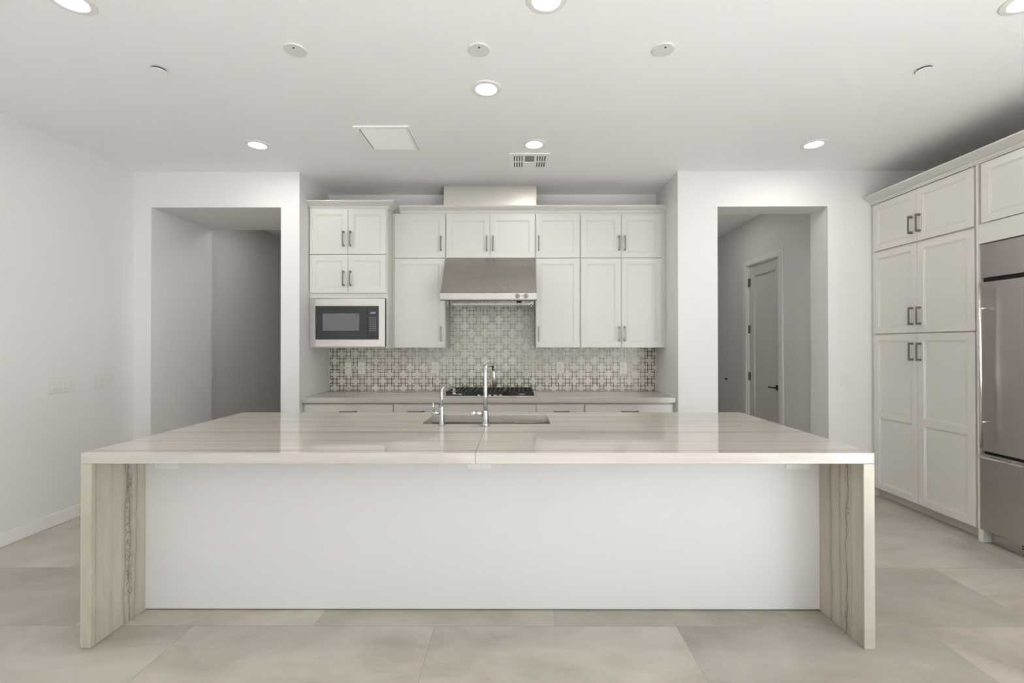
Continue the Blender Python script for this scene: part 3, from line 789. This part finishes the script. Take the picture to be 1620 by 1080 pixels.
hb.build('bar_handle', HANDLE, d1)
hb = MB().cyl((L(3.318), FD-.058, .626), (f1-.04, FD-.058, .626), .0085, 16)
for x in (L(3.15), f1-.20): hb.cyl((x, FD-.0005, .626), (x, FD-.058, .626), .006, 12)
hb.build('bar_handle', HANDLE, d2)

# ------------------------------------------------------------------ ceiling fixtures
G_L = 'recessed ceiling lights'
def downlight(x, y, label):
    r = thing('ceiling_light', label, 'ceiling light', (x, y, H), G_L)
    MB().lathe([(.066, -.0006), (.098, -.0006), (.0985, -.003), (.094, -.006), (.072, -.009), (.066, -.007), (.066, -.0006)], (x, y, H), 'z', 40).build('trim_ring', TRIM, r)
    MB().lathe([(0, -.001), (.0655, -.001), (.0655, -.0055), (0, -.0055)], (x, y, H), 'z', 40).build('lens', LENS, r)
    area_light('lamp_glow', (x, y, H-.012), (0, 0, 0), .13, 0, LAMP_W, (1, .98, .95), 'DISK')
for x, y, lab in ((-2.117, 2.19, 'lit recessed light cut by the top frame edge, nearest the side wall'),
                  (.141, 2.19, 'lit recessed light cut by the top frame edge, above the middle of the island'),
                  (2.430, 2.21, 'lit recessed light in the top corner, above the fridge side'),
                  (-.196, 2.959, 'lit recessed light beyond the row of three round covers'),
                  (-2.123, 3.786, 'lit recessed light in front of the deep wall opening'),
                  (.141, 3.787, 'lit recessed light just in front of the supply vent'),
                  (2.428, 3.799, 'lit recessed light in front of the passage opening')):
    downlight(x, y, lab)
G_C = 'round blank covers above the island'
for x, y, lab in ((-1.226, 2.560, 'round white ceiling cover with a dark hole, on the side wall end of its row'),
                  (-.209, 2.562, 'round white ceiling cover with a dark hole, middle one of its row'),
                  (.811, 2.566, 'round white ceiling cover with a dark hole, on the fridge end of its row')):
    r = thing('ceiling_cover', lab, 'ceiling cover', (x, y, H), G_C)
    MB().lathe([(0, -.0006), (.060, -.0006), (.060, -.007), (.058, -.009), (0, -.009)], (x, y, H), 'z', 36).build('cover_disc', PLATE, r)
    MB().lathe([(0, 0), (.006, 0), (.006, -.0006), (0, -.0006)], (x+.003, y-.028, H-.0091), 'z', 12).build('hole', DARK, r)
G_S = 'flush round sprinkler covers'
for x, y, lab in ((-2.125, 2.742, 'flush white sprinkler cover on the ceiling, towards the side wall'), (2.421, 2.760, 'flush white sprinkler cover on the ceiling, towards the pantry')):
    r = thing('sprinkler_cover', lab, 'sprinkler cover', (x, y, H), G_S)
    MB().lathe([(0, -.010), (.041, -.010), (.042, -.0105), (.041, -.0125), (0, -.0135)], (x, y, H), 'z', 32).build('cover_disc', CEIL, r)
    MB().lathe([(0, -.0006), (.037, -.0006), (.037, -.0098), (0, -.0098)], (x, y, H), 'z', 24).build('painted_shadow', DARK, r)  # dark core paints the shade in the gap above the disc
gr = thing('return_grille', 'square white louvred return air grille on the ceiling', 'air grille', (-1.016, 3.675, H))
gx0, gx1, gy0, gy1 = -1.228, -.808, 3.458, 3.892
fm_ = MB()
for a in ((gx0, gx1, gy0, gy0+.036), (gx0, gx1, gy1-.036, gy1), (gx0, gx0+.036, gy0+.036, gy1-.036), (gx1-.036, gx1, gy0+.036, gy1-.036)):
    fm_.box(*a, H-.010, H-.0006)
fm_.build('frame', VENTM, gr, .002)
sg = MB().box(gx0+.0365, gx0+.0395, gy0+.037, gy1-.037, H-.0105, H-.0016).box(gx1-.0125, gx1-.010, gy0+.01, gy1-.004, H-.0108, H-.0101)
sg.build('painted_shadow', DARK, gr)  # dark strips drawn in as shadow along the frame edges
ls = MB()
for i in range(16):
    y = gy0+.040+i*.0222
    ls.prism([(y, H-.002), (y+.003, H-.002), (y+.021, H-.009), (y+.018, H-.010)], 'x', gx0+.040, gx1-.037)
ls.build('louvre', VENTM, gr)
MB().box(gx0+.037, gx1-.037, gy0+.037, gy1-.037, H-.0015, H-.0006).build('filter', VENTM, gr)
sv = thing('supply_vent', 'small white ceiling supply vent with dark slots and grey centre damper', 'air vent', (.111, 4.135, H))
vx0, vx1, vy0, vy1 = -.062, .286, 3.962, 4.308
MB().box(vx0, vx1, vy0, vy1, H-.008, H-.0006).build('face_plate', VENTM, sv, .002)
sl = MB()
for y0_, y1_ in ((vy0+.045, vy0+.155), (vy0+.185, vy0+.295)):
    for i in range(4):
        for sx_, x0_ in ((1, vx0+.036+i*.022), (-1, vx1-.036-i*.022)):
            sl.box(min(x0_, x0_+sx_*.009), max(x0_, x0_+sx_*.009), y0_, y1_, H-.0088, H-.0081)
sl.build('slots', DARK, sv)
MB().box(.071, .152, vy0+.045, vy0+.165, H-.0095, H-.0081).build('damper', VENTG, sv)
MB().box(.071, .152, vy0+.175, vy0+.305, H-.013, H-.0081).build('deflector', VENTM, sv, .001)
